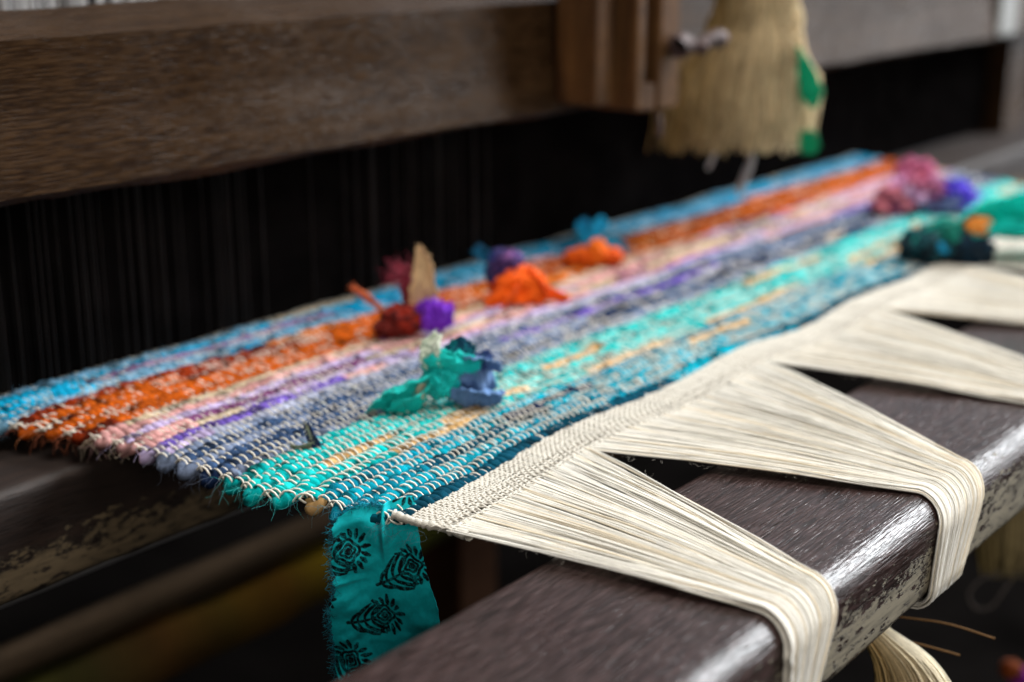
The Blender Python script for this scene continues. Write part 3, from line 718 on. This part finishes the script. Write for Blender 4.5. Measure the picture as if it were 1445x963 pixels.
ribbon('cloth_end', b, [(-30, 4, 14), (-44, 1, 16), (-52, 0, 14)], [18, 16, 10], (70, 50, 92), kt, (.1, .8, .6), .3, 1, .1, 52)
ribbon('cloth_end', b, [(50, 18, -4), (66, 20, -8), (84, 16, -10)], [18, 22, 14], (150, 128, 224), kt, (.2, .8, .5), .3, 1, .1, 53)
KS = 1.15
# 6: the little navy end standing up
b = (0.4345, 0.467, 0.003)
kt = empty('rag_end', b, 'tiny navy rag end curling up from the turquoise stripe', 'rag end')
ribbon('cloth_end', b, [(3.5, -.5, 1), (1.5, 3, 1), (.3, 7, .5), (-.6, 9.3, 0)], [4.5, 4.2, 3.4, 2], (26, 48, 92), kt, (1, .1, .3), .5, 1, .08, 61, color2=(20, 34, 70))
ribbon('cloth_end', b, [(2, 1, 1.6), (-1.5, 0, 2.2), (-5, -.2, 2.2), (-7.5, .3, 2)], [3.4, 3.4, 3, 2], (120, 124, 104), kt, (.1, .8, .5), .3, 1, .08, 62)
ribbon('cloth_end', b, [(1, 3, 1.2), (.2, 6, .9), (-.6, 9, .4)], [.9, 1.1, .8], (170, 172, 150), kt, (1, .1, .3), .3, 1, .05, 63)
KS = 1.0
# 7: big teal scrap with dark folded knot at the far right
b = (1.005, 0.376, 0.003)
kt = empty('teal_scrap', b, 'large bright teal cloth scrap with a dark knot at the right edge', 'cloth scrap')
ribbon('cloth_sheet', b, [(-8, 20, -6), (10, 29, -8), (34, 32, -10), (66, 27, -10), (100, 18, -8), (130, 10, -6)], [16, 40, 56, 60, 60, 54], (4, 222, 208), kt, (-.2, .45, .9), .16, .9, .06, 71, n=60)
ribbon('cloth_sheet', b, [(2, 12, 4), (22, 22, 6), (50, 20, 6), (90, 12, 5)], [12, 26, 32, 28], (4, 206, 194), kt, (0, .6, .8), .2, .9, .06, 72)
wad('knot_core', b, (-26, 10, 2), (16, 10, 11), (8, 66, 74), kt, 30, (4, 30, 40), .5)
wad('knot_core', b, (4, 8, 4), (14, 11, 10), (6, 40, 60), kt, 31, (4, 26, 40), .5)
wad('knot_core', b, (-12, 16, 0), (13, 10, 9), (8, 110, 96), kt, 32, None, .5)
ribbon('cloth_end', b, [(-26, 8, 9), (-20, 9, 12), (-14, 8, 12)], [8, 12, 9], (20, 140, 184), kt, (.1, .9, .3), .3, 1, .1, 73)
ribbon('cloth_end', b, [(-38, 8, 6), (-32, 16, 4), (-22, 21, 2), (-8, 22, 0)], [8, 11, 12, 10], (16, 170, 160), kt, (0, .7, .6), .3, 1, .1, 75)
wad('orange_bud', b, (9, 25, 6), (9, 6, 6), (226, 150, 70), kt, 33, (206, 110, 30), .3)

# ------------------------------------------------------------------ printed cloth hanging from the corner
MM = 0.299
def stroke_field(gx, gy, strokes):
    d = np.full(gx.shape, 99.0)
    for pts, hw in strokes:
        pts = np.asarray(pts, float)
        hw = np.broadcast_to(np.asarray(hw, float), (len(pts),))
        for a, c_, ha, hb in zip(pts[:-1], pts[1:], hw[:-1], hw[1:]):
            ab = c_ - a; L2 = ab @ ab + 1e-9
            t = np.clip(((gx - a[0]) * ab[0] + (gy - a[1]) * ab[1]) / L2, 0, 1)
            d = np.minimum(d, np.hypot(gx - a[0] - t * ab[0], gy - a[1] - t * ab[1]) - (ha + (hb - ha) * t))
    return d

def feather(ex, ey, ang, s, r=np.random.default_rng(5)):
    """block printed feather: nested eye, fringe beyond it, barbed stem behind it; s = eye half size"""
    S = []
    ca, sa = math.cos(ang), math.sin(ang)
    def T(p): p = np.asarray(p, float); return np.stack([ex + s * (p[:, 0] * ca - p[:, 1] * sa), ey + s * (p[:, 0] * sa + p[:, 1] * ca)], 1)
    def drop(q, n=26):
        a = np.linspace(0, 2 * np.pi, n); rr = q * (1 + 0.16 * np.cos(4 * a - .6)) ; x = rr * np.cos(a); x = np.where(x < 0, x * 1.25, x)
        return np.stack([x, rr * np.sin(a)], 1)
    for q, wd in ((0.14, .10), (0.42, .085), (0.74, .09)):
        S.append((T(drop(q)), wd * s))
    for a in np.linspace(-1.85, 1.85, 11):
        k = 1 + .08 * r.normal(); bend = .16 * np.sign(a)
        p = np.array([[1.02 * math.cos(a), 1.02 * math.sin(a)], [1.30 * math.cos(a + bend * .5), 1.30 * math.sin(a + bend * .5)], [1.66 * k * math.cos(a + bend), 1.66 * k * math.sin(a + bend)]])
        S.append((T(p), np.array([.07, .16, .09]) * s))
    stem = catmull([(-.80, 0), (-1.5, .10), (-2.4, .12), (-3.15, -.02)], 12)
    S.append((T(stem), np.linspace(.06, .12, 12) * s))
    for q, (x0, ln) in enumerate(((-1.15, 1.0), (-1.75, 1.25), (-2.35, 1.35), (-2.85, .75))):
        for sg in (-1, 1):
            g = ln * (1 + .08 * r.normal())
            p = catmull([(x0, .1), (x0 + .16 * g, .1 + sg * .42 * g), (x0 + .62 * g, .1 + sg * .86 * g), (x0 + 1.18 * g, .1 + sg * (1.06 + .05 * q) * g)], 10)
            S.append((T(p), np.array([.05, .07, .09, .11, .125, .13, .13, .12, .09, .05]) * s))
    return S

O_ = np.array((0, 0, CAM_H)) + 0.603 * np.array([*(F_ + R_ * ((525 - 722.5) / 2007.0) - U_ * ((722 - 481.5) / 2007.0))])
nr, nc = 330, 230
py = np.linspace(712, 990, nr)[:, None]; sx_ = np.linspace(0, 1, nc)[None, :]
lx = np.interp(py, [712, 722, 730, 745, 770, 800, 830, 860, 885, 930, 990], [505, 486, 476, 470, 468, 466, 470, 462, 458, 462, 464]) + 1.6 * n1(py, 7, 31) + 1.2 * n1(py, 2.4, 32)
rx = np.interp(py, [712, 722, 740, 780, 830, 866, 990], [582, 586, 588, 594, 604, 617, 626]) + 0.8 * n1(py, 6, 33)
gx = lx + (rx - lx) * sx_; gy = py + 0 * gx
gyt = gy + np.where(py < 740, (740 - py) / 28 * (0.10 * (545 - gx)), 0)        # the top is gathered under the rug edge
strokes = feather(490, 780, -.30, 19) + feather(580, 806, -.52, 18.5) + feather(538, 884, -.20, 17.5) + feather(487, 952, -1.2, 17) + feather(577, 698, 2.0, 16) + feather(446, 848, .1, 15) + feather(606, 948, -.5, 16)
d = stroke_field(gx, gy, strokes)
d = d - 0.55 + 0.35 * n2(gx, gy, 1.6, 71)
ink = np.clip(0.5 - d / 1.1, 0, 1)[:, :, None]
wear = np.clip(0.95 + 0.3 * n2(gx, gy, 5.0, 72) + .25 * n2(gx, gy, 1.2, 73), 0.55, 1)[:, :, None]
base = lin(16, 190, 200)[None, None] * (1 + 0.10 * n2(gx, gy, 22, 74) + 0.08 * n2(gx, gy, 3, 75))[:, :, None]
col = base * (1 - ink * wear) + lin(8, 16, 22) * ink * wear
dep = 3.6 * np.exp(-((gx - 541 - (gy - 740) * .02) / 5.0) ** 2) * np.clip((812 - gy) / 50, 0, 1) + 2.2 * np.sin((gx - 470) / 46.0 + gy / 90) + 1.6 * np.exp(-((gy - 829 + (gx - 470) * .10) / 5) ** 2) * np.clip((530 - gx) / 30, 0, 1) + 2.6 * n2(gx, gy, 34, 76) + .9 * n2(gx + gy * .6, gy, 17, 78) + .25 * n2(gx, gy, 9, 77)
dq = np.clip((748 - gy) / 34, 0, 1); dep = dep - 5.0 * dq * dq * (3 - 2 * dq)
P = O_ + ((gx - 525) * MM / 1000)[:, :, None] * np.array(R_) - ((gyt - 722) * MM * 1.04 / 1000)[:, :, None] * np.array((0, 0, 1.0)) + (dep / 1000)[:, :, None] * np.array(W_)
i = np.arange(nr - 1)[:, None] * nc; j = np.arange(nc - 1)[None]
Q = np.stack([i + j, i + j + 1, i + nc + j + 1, i + nc + j], -1).reshape(-1, 4)
fs = empty('fabric_strip', tuple(O_), 'teal cloth strip with black feather print hanging from the rug corner', 'cloth strip')
o = link('printed_cloth', make_mesh('printed_cloth', P.reshape(-1, 3), Q, np.clip(col, 0, 1).reshape(-1, 3)), M['print'], fs)
sm = o.modifiers.new('thickness', 'SOLIDIFY'); sm.thickness = 0.0003; sm.offset = 0
n = 520
ri = (rng.beta(1.0, 1.15, n) * (nr - 1)).astype(int); st = P[ri, 0]
cf = np.where(rng.random((n, 1)) < .25, lin(10, 20, 30)[None], lin(12, 130, 150)[None] * rng.uniform(.6, 1.6, (n, 1)))
e1 = fibres(n, st, (.0015, .0055), lambda r, n: -np.array(R_)[None] * np.abs(r.normal(.9, .4, (n, 1))) + r.normal(0, .45, (n, 3)), .00012, 45, cf)
n = 160
ci = (rng.random(n) * nc * .55).astype(int); st = P[2 + (rng.random(n) * 8).astype(int), ci]
cf = lin(14, 140, 165)[None] * rng.uniform(.6, 1.6, (n, 1))
e2 = fibres(n, st, (.002, .006), lambda r, n: np.array([[0, 0, .8]]) - .5 * np.array(R_)[None] + r.normal(0, .5, (n, 3)), .00013, 46, cf)
V, Q, C = join([e1, e2]); link('frayed_edge', make_mesh('frayed_edge', V, Q, np.clip(C, 0, 1)), M['cloth'], fs)['kind'] = 'stuff'

# ------------------------------------------------------------------ fibre brush hanging in front of the rail, tassels under the beam
def brush(base, axis_pts, radii, nfib, cols, parent, seed, name='bristles', rad=.0007, flat=.7, wob=.06, lump=0.0):
    """fibres that follow an axis, spread out by radii (mm) and end unevenly"""
    r = np.random.default_rng(seed); m = 14
    a = r.uniform(0, 2 * np.pi, nfib); q = np.sqrt(r.uniform(0.02, 1, nfib))
    ax = catmull(axis_pts, m); rr = np.interp(np.linspace(0, 1, m), np.linspace(0, 1, len(radii)), radii)
    ln = r.uniform(0.80, 1.0, nfib) - .04 * (r.random(nfib) < .2)
    t = np.linspace(0, 1, m)[None] * ln[:, None]
    axx = np.stack([np.interp(t, np.linspace(0, 1, m), ax[:, c]) for c in range(3)], 2)
    rad_t = np.interp(t, np.linspace(0, 1, m), rr)
    rad_t = rad_t * (1 + lump * n2(t * 6, (a * 1.2)[:, None] + 0 * t, 1.0, seed + 2) * np.clip(t * 2, 0, 1))
    jit = np.cumsum(r.normal(0, wob, (nfib, m)), 1) * .5
    P = axx.copy(); P[:, :, 0] += rad_t * (q * np.cos(a))[:, None] + jit * rad_t * .3; P[:, :, 2] += flat * rad_t * (q * np.sin(a))[:, None]
    V, Q = tubes(loc2w(base, P), rad * np.linspace(1, .75, m)[None] * r.uniform(.7, 1.3, (nfib, 1)), 4, up=tuple(W_))
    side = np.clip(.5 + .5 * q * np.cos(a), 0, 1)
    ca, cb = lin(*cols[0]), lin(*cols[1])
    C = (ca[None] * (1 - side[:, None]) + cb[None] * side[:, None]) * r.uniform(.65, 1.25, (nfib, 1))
    o = link(name, make_mesh(name, V, Q, np.clip(np.repeat(C, m * 4, 0), 0, 1)), M['fibre'], parent); o['kind'] = 'stuff'
    return o
b = (1.005, 0.560, 0.125)
kb = empty('fibre_brush', b, 'hanging brush of tan plant fibre with green cloth tucked in', 'brush')
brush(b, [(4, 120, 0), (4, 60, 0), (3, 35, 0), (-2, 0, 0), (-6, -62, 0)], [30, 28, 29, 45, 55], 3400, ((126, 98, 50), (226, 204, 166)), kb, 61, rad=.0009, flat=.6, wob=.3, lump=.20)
wad('binding_core', b, (3, 50, 0), (25, 46, 14), (150, 124, 80), kb, 41, None, .15)
ribbon('green_cloth', b, [(34, 22, 20), (41, 4, 22), (47, -14, 22), (50, -24, 20)], [3, 13, 17, 4], (0, 142, 98), kb, (1, .2, .2), .15, .8, .05, 81)
ribbon('green_cloth', b, [(46, -42, 20), (47, -52, 20), (47, -60, 20)], [12, 16, 12], (0, 128, 84), kb, (1, 0, .2), .15, .8, .05, 82)
P = loc2w(b, catmull([(2, -50, 10), (5, -66, 10), (0, -84, 8), (-4, -96, 6)], 16))[None]
P2 = loc2w(b, catmull([(-20, -48, 10), (-26, -64, 10), (-30, -74, 8)], 16))[None]
P3 = loc2w(b, catmull([(4, 100, 0), (4, 220, -2), (5, 400, 0), (5, 700, 0)], 20))[None]
V, Q = tubes(P3, .003, 8, up=tuple(W_)); link('hanging_cord', make_mesh('hanging_cord', V, Q), M['string'], kb)
V, Q, _ = join([tubes(P, .0022, 6, up=tuple(W_)), tubes(P2, .0017, 6, up=tuple(W_)), tubes(P + .004, .0013, 6, up=tuple(W_))])
link('loose_string', make_mesh('loose_string', V, Q), M['string'], kb)

b = (0.590, 0.238, -0.088)
kb = empty('warp_tassel', b, 'cream and tan tassel of warp ends under the beam, in front', 'tassel', 'tassels of warp ends under the beam')
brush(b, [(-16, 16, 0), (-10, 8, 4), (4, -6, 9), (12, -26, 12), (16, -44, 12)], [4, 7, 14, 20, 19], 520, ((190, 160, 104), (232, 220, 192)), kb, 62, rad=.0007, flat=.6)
b = (0.93, 0.30, -0.13)
kb = empty('warp_tassel', b, 'blurred tan tassel at the right edge below the beam', 'tassel', 'tassels of warp ends under the beam')
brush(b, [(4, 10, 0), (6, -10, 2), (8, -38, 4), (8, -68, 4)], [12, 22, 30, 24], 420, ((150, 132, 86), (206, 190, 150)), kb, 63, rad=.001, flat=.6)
P = loc2w(b, catmull([(4, -55, 12), (-6, -63, 14), (-18, -68, 15), (-25, -79, 15), (-19, -90, 15), (-8, -88, 15), (0, -76, 13), (8, -64, 12)], 40))[None]
V, Q = tubes(P, .0013, 6, up=tuple(W_)); tag(link('string_loop', make_mesh('string_loop', V, Q), M['dimstring']), 'grey string loop dangling below the right tassel', 'string')
for q, (p0, p1, p2, lb) in enumerate((((-4, 6, 4), (16, 1, 4), (36, -5, 4), 'lower thin dry stalk sticking out below the beam'), ((2, 16, 4), (28, 12, 4), (52, 4, 4), 'upper thin dry stalk sticking out below the beam'))):
    P = loc2w((0.600, 0.245, -0.096), catmull([p0, p1, p2], 12))[None]
    V, Q = tubes(P, .00045, 5, up=tuple(W_)); C = np.tile(lin(112, 80, 44), (len(V), 1))
    tag(link('straw_stalk', make_mesh('straw_stalk', V, Q, C), M['fibre']), lb, 'stalk', 'dry stalks under the beam')
KS = 0.7
b = (0.978, 0.30, -0.297)
kt = empty('rag_ball', b, 'small orange and purple rag ball low at the right edge', 'rag ball')
wad('orange_cloth', b, (0, 0, 0), (9, 9, 8), (130, 58, 12), kt, 51)
wad('purple_cloth', b, (22, -16, 0), (16, 14, 12), (130, 30, 140), kt, 52)

KS = 1.0
# ------------------------------------------------------------------ dim things under the loom
def rod(name, y, z, r, x0, x1, mat, label, cat, seed):
    xs = np.linspace(x0, x1, 60)
    P = np.stack([xs, np.full(60, y) + .001 * n1(xs, .1, seed), np.full(60, z)], 1)[None]
    V, Q = tubes(P, r, 14)
    return tag(link(name, make_mesh(name, V, Q), mat), label, cat)
rod('treadle_rod', 0.80, -0.238, 0.012, 0.2, 1.7, M['rod'], 'blurred tan wooden rod running under the loom', 'rod', 1)
rod('thin_rod', 0.80, -0.19, 0.006, 0.2, 1.7, M['string'], 'faint grey thin rod below the race beam', 'rod', 2)
xs = np.linspace(0.2, 1.7, 300); th = np.linspace(0, 2 * np.pi, 16, endpoint=False)
rr = 0.024 + 0.004 * n2(xs[:, None], np.cos(th)[None] * .05, 0.05, 5)
V = np.stack([np.repeat(xs[:, None], 16, 1), 0.80 + rr * np.cos(th)[None], -0.280 + rr * np.sin(th)[None]], 2)
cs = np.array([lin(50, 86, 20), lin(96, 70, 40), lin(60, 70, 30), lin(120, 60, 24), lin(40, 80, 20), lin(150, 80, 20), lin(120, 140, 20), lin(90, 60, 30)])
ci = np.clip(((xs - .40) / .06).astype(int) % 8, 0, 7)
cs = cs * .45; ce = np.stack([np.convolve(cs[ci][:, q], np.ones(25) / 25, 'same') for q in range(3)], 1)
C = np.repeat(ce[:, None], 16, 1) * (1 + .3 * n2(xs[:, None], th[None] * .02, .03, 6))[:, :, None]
i = np.arange(299)[:, None] * 16; j = np.arange(16)[None]; j1 = (j + 1) % 16
Q = np.stack([i + j, i + j1, i + 16 + j1, i + 16 + j], -1).reshape(-1, 4)
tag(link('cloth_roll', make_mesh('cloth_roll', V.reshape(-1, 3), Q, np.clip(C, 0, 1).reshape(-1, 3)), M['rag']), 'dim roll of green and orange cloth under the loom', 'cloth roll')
bevel_box_o = lambda nm, b, mt, lb, ct: tag(bevel_box(nm, b, mt, None), lb, ct)
bevel_box_o('loom_post', (0.93, 0.985, 0.80, 0.86, -0.80, -0.20), M['post'], 'dim brown loom leg standing below the rug', 'loom leg')
